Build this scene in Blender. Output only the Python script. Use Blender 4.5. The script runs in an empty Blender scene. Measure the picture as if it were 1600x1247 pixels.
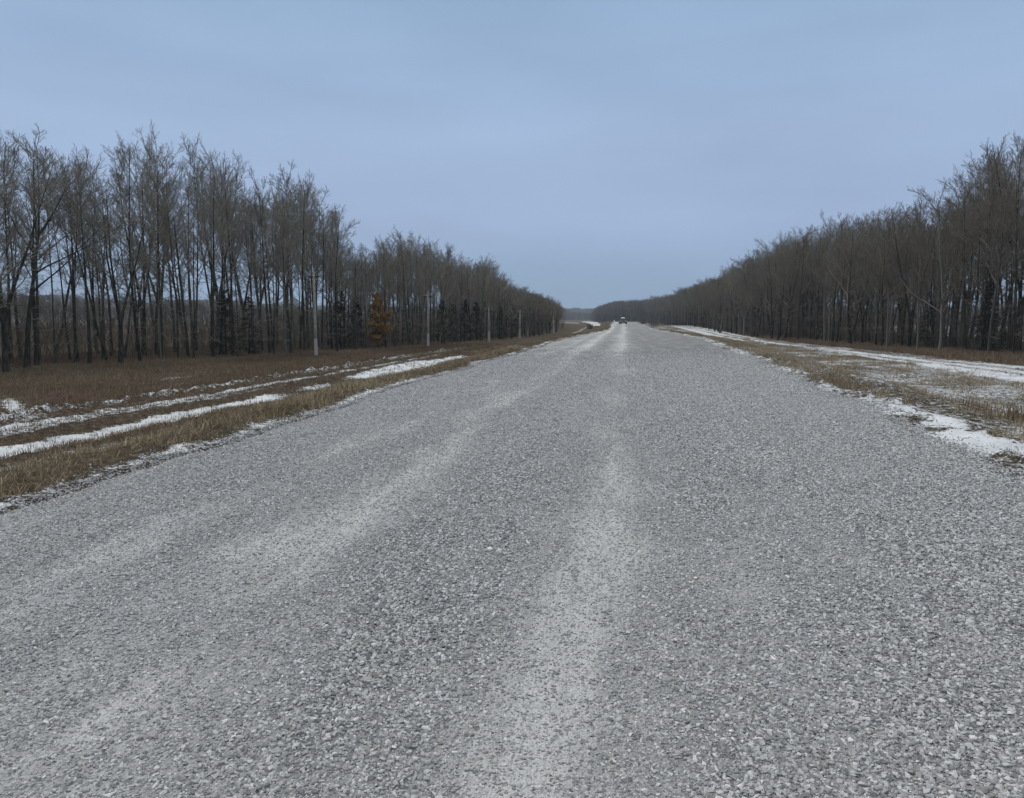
import bpy, math
import numpy as np
from mathutils import Vector

R = math.radians
sc = bpy.context.scene
COL = sc.collection

# ------------------------------------------------------------------ camera
EYE = 1.65
PITCH, YAW, FPX = R(5.875), R(8.26), 1200.0
cam_d = bpy.data.cameras.new("camera")
cam_d.sensor_width = 36.0
cam_d.lens = 36.0 * FPX / 1600.0
cam_d.clip_start = 0.05
cam_d.clip_end = 9000
cam = bpy.data.objects.new("camera", cam_d)
COL.objects.link(cam)
cam.location = (0, 0, EYE)
cam.rotation_euler = (R(90) - PITCH, 0, YAW)
sc.camera = cam

# ------------------------------------------------------------------ world, sun, exposure
SUN_EL, SUN_AZ = R(52), R(-70)          # azimuth from +Y towards +X
world = bpy.data.worlds.new("World")
sc.world = world
world.use_nodes = True
nt = world.node_tree
nt.nodes.clear()
def N(t, kind, **kw):
    n = t.nodes.new(kind)
    for k, v in kw.items():
        setattr(n, k, v)
    return n
out = N(nt, 'ShaderNodeOutputWorld'); bg = N(nt, 'ShaderNodeBackground')
bg.inputs['Strength'].default_value = 0.1
sky = N(nt, 'ShaderNodeTexSky', sky_type='NISHITA'); sky.sun_disc = False
sky.sun_elevation = SUN_EL; sky.sun_rotation = SUN_AZ
tc = N(nt, 'ShaderNodeTexCoord'); sep = N(nt, 'ShaderNodeSeparateXYZ')
nt.links.new(tc.outputs['Generated'], sep.inputs[0])
ramp = N(nt, 'ShaderNodeValToRGB')
nt.links.new(sep.outputs['Z'], ramp.inputs[0])
cr = ramp.color_ramp
def srgb(r, g, b, k=1.0):
    f = lambda c: ((c / 255 + 0.055) / 1.055) ** 2.4 if c > 10 else c / 255 / 12.92
    return (f(r) * k, f(g) * k, f(b) * k, 1)
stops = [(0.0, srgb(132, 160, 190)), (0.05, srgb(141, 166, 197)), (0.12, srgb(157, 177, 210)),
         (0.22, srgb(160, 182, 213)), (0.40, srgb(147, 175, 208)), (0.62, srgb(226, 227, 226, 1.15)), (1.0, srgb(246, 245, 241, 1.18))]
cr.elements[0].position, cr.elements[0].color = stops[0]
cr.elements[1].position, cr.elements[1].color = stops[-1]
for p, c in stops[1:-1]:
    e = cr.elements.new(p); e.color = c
# soft uneven cloud sheet
mp = N(nt, 'ShaderNodeMapping'); mp.inputs['Scale'].default_value = (1.0, 1.0, 4.0)
nz = N(nt, 'ShaderNodeTexNoise'); nz.inputs['Scale'].default_value = 3.0; nz.inputs['Detail'].default_value = 5
nt.links.new(tc.outputs['Generated'], mp.inputs[0]); nt.links.new(mp.outputs[0], nz.inputs['Vector'])
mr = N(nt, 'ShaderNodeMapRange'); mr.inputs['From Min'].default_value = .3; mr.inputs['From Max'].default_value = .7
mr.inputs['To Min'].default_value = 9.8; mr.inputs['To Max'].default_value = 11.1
nt.links.new(nz.outputs[0], mr.inputs[0])
mul = N(nt, 'ShaderNodeVectorMath', operation='SCALE')
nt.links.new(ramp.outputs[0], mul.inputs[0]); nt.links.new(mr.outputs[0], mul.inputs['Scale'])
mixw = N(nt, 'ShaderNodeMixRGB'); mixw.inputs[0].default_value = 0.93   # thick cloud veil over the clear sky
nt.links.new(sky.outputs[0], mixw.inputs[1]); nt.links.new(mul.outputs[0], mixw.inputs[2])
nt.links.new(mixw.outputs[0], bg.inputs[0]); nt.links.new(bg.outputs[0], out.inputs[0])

sl = bpy.data.lights.new("sun", 'SUN'); sl.energy = 1.5; sl.angle = R(22); sl.color = (1.0, 0.96, 0.90)
so = bpy.data.objects.new("sun", sl); COL.objects.link(so)
sd = Vector((math.sin(SUN_AZ) * math.cos(SUN_EL), math.cos(SUN_AZ) * math.cos(SUN_EL), math.sin(SUN_EL)))
so.rotation_euler = sd.to_track_quat('Z', 'Y').to_euler(); so.location = (0, 0, 60)

sc.view_settings.view_transform = 'Standard'; sc.view_settings.look = 'None'
sc.view_settings.exposure = 0.0; sc.view_settings.gamma = 1.0
sc.cycles.max_bounces = 5; sc.cycles.diffuse_bounces = 3; sc.cycles.transparent_max_bounces = 4
sc.cycles.volume_bounces = 0
sc.cycles.use_adaptive_sampling = True; sc.cycles.adaptive_threshold = 0.002; sc.cycles.use_denoising = True
sc.cycles.denoiser = 'OPENIMAGEDENOISE'; sc.cycles.denoising_input_passes = 'RGB_ALBEDO_NORMAL'; sc.cycles.denoising_prefilter = 'ACCURATE'
sc.render.use_persistent_data = False

# ------------------------------------------------------------------ helpers
rng = np.random.default_rng(11)

def _hash(ix, iy, seed):
    h = (ix.astype(np.int64) * 374761393 + iy.astype(np.int64) * 668265263 + seed * 1442695041) & 0xFFFFFFFF
    h = ((h ^ (h >> 13)) * 1274126177) & 0xFFFFFFFF
    h = (h ^ (h >> 16)) & 0xFFFFFFFF
    return h / 4294967295.0
def vnoise(x, y, seed=0):
    x = np.asarray(x, float); y = np.asarray(y, float)
    ix = np.floor(x); iy = np.floor(y); fx = x - ix; fy = y - iy
    fx = fx * fx * (3 - 2 * fx); fy = fy * fy * (3 - 2 * fy)
    a = _hash(ix, iy, seed); b = _hash(ix + 1, iy, seed); c = _hash(ix, iy + 1, seed); d = _hash(ix + 1, iy + 1, seed)
    return (a * (1 - fx) + b * fx) * (1 - fy) + (c * (1 - fx) + d * fx) * fy
def fbm(x, y, seed=0, o=4):
    s = 0; a = .5; t = 0
    for k in range(o):
        s = s + a * vnoise(x * 2 ** k, y * 2 ** k, seed + k * 7); t += a; a *= .55
    return s / t
def ss(a, b, x):
    t = np.clip((x - a) / (b - a), 0, 1); return t * t * (3 - 2 * t)
def bump1(x, c, w):
    return np.exp(-((x - c) / w) ** 2)

def mesh_obj(name, verts, faces, mats, parent=None, smooth=False, attrs=None, fmat=None):
    """verts (n,3) array; faces (m,k) array or list of lists"""
    me = bpy.data.meshes.new(name)
    v = np.asarray(verts, np.float32)
    if isinstance(faces, np.ndarray):
        m, k = faces.shape
        me.vertices.add(len(v)); me.vertices.foreach_set('co', v.ravel())
        me.loops.add(m * k); me.loops.foreach_set('vertex_index', faces.astype(np.int32).ravel())
        me.polygons.add(m); me.polygons.foreach_set('loop_start', np.arange(0, m * k, k, dtype=np.int32))
        me.update(calc_edges=True)
    else:
        me.from_pydata(v.tolist(), [], [list(f) for f in faces]); me.update()
    if fmat is not None:
        me.polygons.foreach_set('material_index', np.asarray(fmat, np.int32))
    if smooth:
        me.polygons.foreach_set('use_smooth', np.ones(len(me.polygons), bool))
    for k_, a in (attrs or {}).items():
        at = me.attributes.new(k_, 'FLOAT', 'POINT'); at.data.foreach_set('value', np.asarray(a, np.float32))
    for m_ in (mats if isinstance(mats, (list, tuple)) else [mats]):
        me.materials.append(m_)
    o = bpy.data.objects.new(name, me); COL.objects.link(o)
    if parent is not None: o.parent = parent
    return o

def tag(o, label=None, cat=None, group=None, kind=None):
    if label: o['label'] = label
    if cat: o['category'] = cat
    if group: o['group'] = group
    if kind: o['kind'] = kind
    return o
def empty(name, loc, rz=0.0):
    o = bpy.data.objects.new(name, None); COL.objects.link(o); o.location = loc; o.rotation_euler = (0, 0, rz)
    o.empty_display_size = .3
    return o

def mat(name, rough=0.9, spec=0.2):
    m = bpy.data.materials.new(name); m.use_nodes = True
    b = m.node_tree.nodes['Principled BSDF']; b.inputs['Roughness'].default_value = rough
    b.inputs['Specular IOR Level'].default_value = spec
    return m, m.node_tree, b
def noise(t, vec, scale, detail=4, rough=.55, dist=0.0):
    n = N(t, 'ShaderNodeTexNoise'); n.inputs['Scale'].default_value = scale; n.inputs['Detail'].default_value = detail
    n.inputs['Roughness'].default_value = rough; n.inputs['Distortion'].default_value = dist
    if vec is not None: t.links.new(vec, n.inputs['Vector'])
    return n.outputs[0]
def vor(t, vec, scale, feature='F1', outp='Distance', rnd=1.0):
    n = N(t, 'ShaderNodeTexVoronoi', feature=feature); n.inputs['Scale'].default_value = scale
    n.inputs['Randomness'].default_value = rnd
    t.links.new(vec, n.inputs['Vector']); return n.outputs[outp]
def math_(t, op, a, b=None, clamp=False):
    n = N(t, 'ShaderNodeMath', operation=op); n.use_clamp = clamp
    for i, v in enumerate((a, b)):
        if v is None: continue
        if isinstance(v, (int, float)): n.inputs[i].default_value = v
        else: t.links.new(v, n.inputs[i])
    return n.outputs[0]
def mapr(t, v, a, b, c=0.0, d=1.0, smooth=False):
    n = N(t, 'ShaderNodeMapRange')
    if smooth: n.interpolation_type = 'SMOOTHSTEP'
    for i, x in enumerate((a, b, c, d)): n.inputs[i + 1].default_value = x
    t.links.new(v, n.inputs[0]); return n.outputs[0]
def mix(t, f, a, b, mode='MIX'):
    n = N(t, 'ShaderNodeMixRGB', blend_type=mode)
    for i, v in enumerate((f, a, b)):
        if isinstance(v, (int, float)): n.inputs[i].default_value = v
        elif isinstance(v, tuple): n.inputs[i].default_value = v if len(v) == 4 else (*v, 1)
        else: t.links.new(v, n.inputs[i])
    return n.outputs[0]
def ramp_(t, v, st):
    n = N(t, 'ShaderNodeValToRGB'); e = n.color_ramp.elements
    e[0].position = st[0][0]; e[0].color = (*st[0][1], 1); e[1].position = st[-1][0]; e[1].color = (*st[-1][1], 1)
    for p, c in st[1:-1]:
        x = e.new(p); x.color = (*c, 1)
    t.links.new(v, n.inputs[0]); return n.outputs[0]
def bump(t, h, b, strength=.5, dist=.02, prev=None):
    n = N(t, 'ShaderNodeBump'); n.inputs['Strength'].default_value = strength; n.inputs['Distance'].default_value = dist
    t.links.new(h, n.inputs['Height'])
    if prev is not None: t.links.new(prev, n.inputs['Normal'])
    if b is not None: t.links.new(n.outputs[0], b.inputs['Normal'])
    return n.outputs[0]
def attr(t, name):
    n = N(t, 'ShaderNodeAttribute'); n.attribute_name = name; return n.outputs['Fac']

# ------------------------------------------------------------------ camera rays onto the land
_cy, _sy, _cp, _sp = math.cos(YAW), math.sin(YAW), math.cos(PITCH), math.sin(PITCH)
def ray(px, py):
    u = (px - 800) / FPX; v = (623.5 - py) / FPX
    f = np.array([0, _cp, -_sp]); up = np.array([0, _sp, _cp]); r = np.array([1.0, 0, 0])
    d = f + u * r + v * up
    return np.array([d[0] * _cy - d[1] * _sy, d[0] * _sy + d[1] * _cy, d[2]])
def project(X, Y, Z):
    x = X * _cy + Y * _sy; y = -X * _sy + Y * _cy; z = Z - EYE
    f = y * _cp - z * _sp; u = y * _sp + z * _cp
    return 800 + FPX * x / f, 623.5 - FPX * u / f, f
def hit_plane(px, py, z=0.0):
    d = ray(px, py); t = (z - EYE) / d[2]
    return d[0] * t, d[1] * t

# ------------------------------------------------------------------ road plan
Lpx = [(0, 795), (330, 700), (500, 645), (640, 600), (780, 560), (870, 532), (925, 520), (952, 515)]
Rpx = [(1600, 757), (1400, 655), (1260, 600), (1180, 563), (1100, 530), (1050, 520), (1020, 515)]
Lp = np.array([hit_plane(*p) for p in Lpx]); Rp = np.array([hit_plane(*p) for p in Rpx])
def XL(Y):
    Y = np.asarray(Y, float)
    w = (fbm(Y * .35, Y * 0, 3) - .5) * .55
    x = np.interp(Y, np.r_[-60, 0, Lp[:, 1], 230, 3000], np.r_[Lp[0, 0] + .3, Lp[0, 0] + .1, Lp[:, 0], -3.3, -3.3]) + w
    return x - bend(Y)
def XR(Y):
    Y = np.asarray(Y, float)
    w = (fbm(Y * .3, Y * 0 + 9, 5) - .5) * .5
    x = np.interp(Y, np.r_[-60, 0, Rp[:, 1], 230, 3000], np.r_[Rp[0, 0] - .3, Rp[0, 0] - .1, Rp[:, 0], 3.6, 3.6]) + w
    return x - bend(Y)
def bend(Y):
    t = np.clip(Y - 215, 0, 700)
    return t * t * .0011
def ZR(Y):
    return 1.05 * ss(118, 235, Y) - 1.0 * ss(245, 330, Y) + .55 * ss(330, 420, Y)
def GLVL(X, Y):       # general land level either side
    far = ss(60, 230, Y)
    z = -1.2 + .45 * far + ZR(Y) * .75
    z = z + .25 * (fbm(X * .03, Y * .03, 21) - .5) * ss(5, 60, np.hypot(X, Y))
    return z
def G(X, Y):
    X = np.asarray(X, float); Y = np.asarray(Y, float)
    xl, xr = XL(Y), XR(Y)
    sl_, sr_ = xl - X, X - xr
    s = np.maximum(sl_, sr_)                       # metres outside the gravel
    top = ZR(Y) + .02
    low = GLVL(X, Y)
    w = np.where(sl_ > 0, 4.6, 6.5)
    z = top + (low - top) * ss(.2, 1, s / w)
    n1 = fbm(X * 1.3, Y * 1.3, 31) - .5
    n2 = fbm(X * 5.0, Y * 5.0, 37, 3) - .5
    amp = ss(0, .5, s)
    z = z + amp * (.16 * n1 + .07 * n2)
    # lip of pushed-up earth along the road edge
    lump = np.clip(fbm(X * 3.1, Y * 3.1, 41) - .45, 0, 1)
    z = z + bump1(s, .5, .35) * lump * .28
    # left wheel ruts and the clods beyond them
    nearY = 1 - ss(75, 120, Y)
    wob = (fbm(Y * .12, Y * 0, 51) - .5) * .8
    for c in (T1, T2):
        z = z - .10 * bump1(X, c(Y) + wob, .55) * nearY
    z = z + np.clip(fbm(X * 2.6, Y * 2.6, 57) - .5, 0, 1) * 1.0 * bump1(X, T2(Y) + wob - 1.3, .6) * nearY
    z = z + .10 * bump1(X, (T1(Y) + T2(Y)) / 2 + wob, .6) * nearY
    # right track
    z = z - .07 * (bump1(X, TR(Y) - 1.1, .5) + bump1(X, TR(Y) + 1.1, .5)) * ss(20, 30, Y)
    # under the gravel the land sits lower
    z = np.where(s < 0, ZR(Y) + .02 - .16 * ss(0, .35, -s), z)
    # left gravel ramp in the distance
    rd = ramp_d(X, Y)
    z = np.where(s > 0, z + (np.maximum(RZ(Y) - .1, z) - z) * (1 - ss(2.0, 5.5, rd)), z)
    # far rolling land
    dist = np.hypot(X, Y)
    z = z + ss(500, 1500, dist) * 16 * (fbm(X * .0011 + 3, Y * .0011 + 1, 61, 3) - .25)
    return z
def T1(Y): return np.interp(Y, [0, 30, 60, 120], [-13.5, -13.0, -12.2, -11.2])
def T2(Y): return np.interp(Y, [0, 30, 60, 120], [-16.9, -16.2, -15.0, -13.6])
def TR(Y): return np.interp(Y, [0, 40, 70, 110, 200], [22.5, 21.5, 19.8, 17.5, 16])
def RZ(Y): return np.interp(Y, [180, 230, 300, 360], [.2, .25, .75, .85])
def ramp_x(Y): return np.interp(Y, [180, 215, 260, 310, 360, 420], [-4.6, -6.3, -9, -12.8, -16.8, -21])
def ramp_d(X, Y):
    return np.where((Y > 185) & (Y < 390), np.abs(X - ramp_x(Y)), 99.0)

def snow_mask(X, Y):
    xl, xr = XL(Y), XR(Y)
    sl_, sr_ = xl - X, X - xr
    n = fbm(X * .5, Y * .25, 71); n2 = fbm(X * .15, Y * .15, 75); n3 = fbm(X * .9, Y * .9, 79)
    wob = (fbm(Y * .12, Y * 0, 51) - .5) * .8
    S = np.zeros_like(X)
    # ---- left
    Lm = np.full_like(X, .17) + .25 * (n2 - .5)
    Lm = np.maximum(Lm, bump1(sl_, .12, .22) * (.10 + 1.0 * n3))                       # line along the gravel
    Lm = np.maximum(Lm, .60 * bump1(X, T1(Y) + wob + 1.9, .75) * (.6 + .5 * n))
    w1 = .62 + .45 * (fbm(Y * .5, Y * 0, 83) - .5) + 1.0 * bump1(Y, 45, 9)
    t1 = ss(1.25, .7, np.abs(X - T1(Y) - wob) / w1)
    seg = .62 + .32 * n3 + .10 * n - .55 * bump1(Y, 29.5, 1.6) - .6 * bump1(Y, 35, 1.8) - .9 * ss(58, 64, Y) + .75 * bump1(Y, 82, 9)
    Lm = np.maximum(Lm, t1 * seg)
    t2 = ss(1.3, .7, np.abs(X - T2(Y) - wob) / .34)
    Lm = np.maximum(Lm, t2 * (.55 + .40 * n3 - .7 * ss(60, 72, Y)))
    mid = ss(1.2, .8, np.abs(X - (T2(Y) + 1.1) - wob) / .8)
    Lm = np.maximum(Lm, mid * (.56 - .35 * ss(22, 38, Y)))
    Lm = np.maximum(Lm, bump1(X, T2(Y) + wob - 1.4, .75) * (.18 + .62 * n3) * (1 - ss(70, 90, Y)))
    x0, y0 = hit_plane(19, 632, -1.2); r0 = math.hypot(x0, y0); ux, uy = x0 / r0, y0 / r0
    al = (X - x0) * ux + (Y - y0) * uy; ac = (X - x0) * uy - (Y - y0) * ux      # snow lying along a wheel mark across the meadow
    Lm = np.maximum(Lm, 1.1 * np.exp(-(al / 3.6) ** 2 - ((ac + .05 * al) / .30) ** 2))
    for (px, py, rx, ry, a) in ((30, 652, 1.0, 1.1, .62), (278, 590, .6, 2.2, .62), (292, 600, 1.0, .8, .5), (8, 655, 1.2, 1.0, .6)):
        x0, y0 = hit_plane(px, py, -1.2)
        Lm = np.maximum(Lm, a * np.exp(-((X - x0) / rx) ** 2 - ((Y - y0) / ry) ** 2))
    Lm = np.maximum(Lm, .26 * ss(-44, -56, X))
    # ---- right
    Rm = .50 + .34 * (n - .5) + .3 * (n2 - .5)
    Rm = Rm + .10 * ss(9, 16, X) * ss(60, 25, Y)
    Rm = np.where(sr_ < 2.5, Rm - .05, Rm)
    wst = np.interp(Y, [0, 8, 13, 20, 30, 60], [1.05, .85, .6, .5, .4, .35])
    strip = ss(1.35, .75, np.abs(sr_ - wst * .45) / wst)
    Rm = np.maximum(Rm, strip * (.62 + .40 * n3 - .25 * ss(10, 18, Y) - .6 * ss(.46, .34, n3) * ss(6, 11, Y)))
    Rm = np.maximum(Rm, bump1(sr_, 2.9, .8) * (1 - ss(9, 15, Y)) * .62)
    tr = ss(1.25, .8, np.abs(X - TR(Y)) / np.interp(Y, [0, 40, 70, 90, 130], [4.2, 3.8, 1.5, .9, 3.2]))
    rut = bump1(X, TR(Y) - .5, .3) + bump1(X, TR(Y) + 1.6, .3)
    Rm = np.maximum(Rm, tr * (.55 + .45 * n3 - .30 * rut))
    edge = ss(TR(Y) + 3.2, TR(Y) + 4.2, X)
    Rm = np.where(X > TR(Y) + 3.4, .15 + .2 * (n - .5), Rm)
    Rm = np.maximum(Rm, .85 * ss(46, 56, X))
    S = np.where(X < (xl + xr) / 2, Lm, Rm)
    far = ss(150, 320, Y)
    S = S * (1 - far) + np.where(np.abs(X) > 60, .32, .24) * far
    return S

# ------------------------------------------------------------------ materials: ground, snow, gravel
def ground_material():
    m, t, b = mat("dead_grass_earth_and_snow", .95, .1)
    P = N(t, 'ShaderNodeNewGeometry').outputs['Position']
    S = attr(t, 'snow'); M = attr(t, 'meadow')
    n1 = noise(t, P, 1.1, 6, .6); n2 = noise(t, P, 6.0, 5, .65); n3 = noise(t, P, 24.0, 4, .7); n0 = noise(t, P, .22, 3)
    earth = ramp_(t, n2, [(.30, (.02, .016, .012)), (.46, (.075, .056, .04)), (.60, (.16, .122, .082)), (.75, (.26, .21, .14))])
    red = ramp_(t, n2, [(.30, (.03, .019, .014)), (.48, (.095, .058, .041)), (.65, (.17, .112, .078)), (.8, (.26, .20, .145))])
    c = mix(t, M, earth, red)
    c = mix(t, mapr(t, n0, .4, .65, 0, .55), c, (.075, .068, .03))
    c = mix(t, mapr(t, n3, .35, .7, 0, .6), c, (.022, .016, .012))
    th = math_(t, 'ADD', S, math_(t, 'ADD', math_(t, 'MULTIPLY', math_(t, 'SUBTRACT', n2, .5), 1.5),
                                  math_(t, 'MULTIPLY', math_(t, 'SUBTRACT', n3, .5), 1.0)))
    f = mapr(t, th, .44, .66, 0, 1, True)
    sn = ramp_(t, n1, [(.3, (.56, .60, .64)), (.6, (.76, .79, .82))])
    sn = mix(t, mapr(t, noise(t, P, 45, 3, .7), .52, .75, 0, .45), sn, (.25, .24, .23))
    c = mix(t, f, c, sn)
    t.links.new(c, b.inputs['Base Color'])
    h = math_(t, 'ADD', math_(t, 'MULTIPLY', n2, .6), math_(t, 'MULTIPLY', n3, .5))
    h = math_(t, 'ADD', h, math_(t, 'MULTIPLY', f, .35))
    bump(t, h, b, .8, .12)
    return m
def gravel_surface_material():
    m, t, b = mat("crushed_stone_surface", .92, .15)
    P = N(t, 'ShaderNodeNewGeometry').outputs['Position']
    d = attr(t, 'loose')
    st = N(t, 'ShaderNodeMapping'); st.inputs['Scale'].default_value = (1, .22, 1); t.links.new(P, st.inputs[0])
    SP = st.outputs[0]
    nb = noise(t, SP, 1.6, 5, .6); nl = noise(t, P, .7, 4); fine = noise(t, P, 90, 3, .7); med = noise(t, P, 26, 4, .65)
    vc = vor(t, P, 42, 'F1', 'Color'); vd = vor(t, P, 42, 'F1', 'Distance'); v2 = vor(t, P, 85, 'F1', 'Distance')
    stone = ramp_(t, vc, [(0, (.08, .083, .086)), (.5, (.20, .204, .207)), (1, (.48, .485, .485))])  # kept dark: shade of the gaps between loose stones put into the colour
    dust = ramp_(t, fine, [(.25, (.25, .254, .257)), (.5, (.39, .395, .40)), (.75, (.55, .555, .56))])
    k = math_(t, 'ADD', mapr(t, nb, .35, .65, -.22, .22), math_(t, 'ADD', mapr(t, nl, .35, .65, -.2, .2), d), True)
    c = mix(t, math_(t, 'MULTIPLY', k, .85), dust, stone)
    c = mix(t, mapr(t, med, .3, .7, 0, .32), c, (.13, .135, .14))
    # pale trampled dust in broken streaks along the wheel paths
    d1 = N(t, 'ShaderNodeMapping'); d1.inputs['Scale'].default_value = (4.2, .34, 1); t.links.new(P, d1.inputs[0])
    pn = noise(t, d1.outputs[0], 1.9, 9, .80, .15)
    pn = math_(t, 'ADD', pn, math_(t, 'MULTIPLY', math_(t, 'SUBTRACT', .36, d), .42))
    pf = math_(t, 'MULTIPLY', mapr(t, pn, .44, .64, 0, 1, True), mapr(t, d, .15, .60, 1, .08, True))
    c = mix(t, math_(t, 'MULTIPLY', pf, .62), c, mix(t, mapr(t, fine, .3, .7), (.44, .445, .445), (.66, .665, .66)))
    t.links.new(c, b.inputs['Base Color'])
    h = math_(t, 'ADD', math_(t, 'MULTIPLY', math_(t, 'MULTIPLY', vd, k), -1.3), math_(t, 'ADD', math_(t, 'MULTIPLY', fine, .22), math_(t, 'MULTIPLY', med, .5)))
    h = math_(t, 'ADD', h, math_(t, 'MULTIPLY', v2, -.3))
    bump(t, h, b, 1.0, .03)
    return m
def stone_material():
    m, t, b = mat("crushed_limestone", .9, .2)
    oi = N(t, 'ShaderNodeObjectInfo').outputs['Random']
    c = ramp_(t, oi, [(0, (.17, .174, .178)), (.3, (.31, .315, .32)), (.7, (.44, .446, .45)), (.93, (.56, .565, .568)), (1, (.68, .68, .675))])
    P = N(t, 'ShaderNodeNewGeometry').outputs['Position']
    n = noise(t, P, 160, 3, .7)
    c = mix(t, mapr(t, n, .3, .7, 0, .35), c, (.2, .2, .2))
    t.links.new(c, b.inputs['Base Color']); bump(t, n, b, .4, .004)
    return m
M_ground = ground_material(); M_road = gravel_surface_material(); M_stone = stone_material()

# ------------------------------------------------------------------ ground sheet
def axis(segs):
    a = [segs[0][0]]
    for (x0, x1, st) in segs:
        n = max(1, int(round((x1 - x0) / st))); a += list(np.linspace(x0, x1, n + 1)[1:])
    return np.array(a)
xs = axis([(-1600, -1000, 150), (-1000, -300, 50), (-300, -90, 10), (-90, -42, 2), (-42, -20, .4), (-20, -4.6, .11), (-4.6, 3.0, .5),
           (3.0, 10, .11), (10, 30, .25), (30, 50, 1), (50, 90, 3), (90, 300, 12), (300, 1000, 60), (1000, 1600, 150)])
ys = [-60, -30, -15, -8, -4, 0]
while ys[-1] < 1700:
    ys.append(ys[-1] + max(.14, .0115 * ys[-1]))
ys = np.array(ys)
def grid(xs, ys, name, m, zf, attrs=None, smooth=True, XY=None):
    if XY is None: X, Y = np.meshgrid(xs, ys)
    else: X, Y = XY
    Z = zf(X, Y); ny, nx = X.shape
    v = np.stack([X, Y, Z], -1).reshape(-1, 3)
    i = np.arange(ny * nx).reshape(ny, nx)
    f = np.stack([i[:-1, :-1], i[:-1, 1:], i[1:, 1:], i[1:, :-1]], -1).reshape(-1, 4)
    return mesh_obj(name, v, f, m, smooth=smooth, attrs={k: a(X, Y).ravel() for k, a in (attrs or {}).items()})
tag(grid(xs, ys, "ground", M_ground, G, {'snow': snow_mask, 'meadow': lambda X, Y: ss(-16.5, -18.5, X) * .9 + .25 * ss(8, 12, X)}), kind='structure')

# ------------------------------------------------------------------ gravel road
def loose(X, Y):     # 1 = loose coarse stone, 0 = packed dusty wheel path
    w = (fbm(Y * .08, Y * 0, 91) - .5) * .7
    X = X + bend(Y) + w
    d = np.interp(X, [-7, -5, -3.9, -3.4, -2.9, -2.35, -2.1, -1.8, -1.2, -.75, -.4, -.12, .12, .45, .9, 1.5, 1.7, 1.9, 3.0, 4.2],
                  [.60, .50, .42, .28, .44, .22, .14, .38, .62, .48, .32, .20, .24, .50, .74, .80, .62, .84, .76, .8])
    n = (fbm(X * 2.6, Y * .55, 95) - .5) * .75 + (fbm(X * .8, Y * .4, 96) - .5) * .6
    return np.clip(d + n * (1 - .45 * ss(10, 40, Y)), 0, 1)
def road_z(X, Y):
    c = (XL(Y) + XR(Y)) / 2; hw = (XR(Y) - XL(Y)) / 2
    u = np.abs(X - c) / hw
    z = ZR(Y) + .05 * (1 - u * u)
    z = z - .02 * bump1(X + bend(Y), -2.0, .45) - .02 * bump1(X + bend(Y), -.1, .4)
    z = z + .018 * (fbm(X * 2, Y * 1.2, 99) - .5) + .012 * (fbm(X * 9, Y * 9, 98, 2) - .5) * (Y < 40)
    return z - .10 * ss(.96, 1.06, u)
uu = np.linspace(-1.06, 1.06, 150)
yr = [-60, -30, -12, -5, 0]
while yr[-1] < 420: yr.append(yr[-1] + max(.07, .01 * yr[-1]))
yr = np.array(yr); U, Yr = np.meshgrid(uu, yr)
Cx = (XL(Yr) + XR(Yr)) / 2; Hw = (XR(Yr) - XL(Yr)) / 2
tag(grid(None, None, "road", M_road, road_z, {'loose': loose}, XY=(Cx + U * Hw, Yr)), kind='structure')
# the gravel ramp that leaves on the left far ahead
yy = np.linspace(188, 385, 80); uu2 = np.linspace(-1, 1, 9); U2, Y2 = np.meshgrid(uu2, yy)
tag(grid(None, None, "side_road", M_road, lambda X, Y: RZ(Y) + .02 - .25 * ss(2.2, 2.7, np.abs(X - ramp_x(Y))), {'loose': lambda X, Y: X * 0 + .1},
         XY=(ramp_x(Y2) + U2 * 2.7, Y2)), kind='structure')

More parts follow.
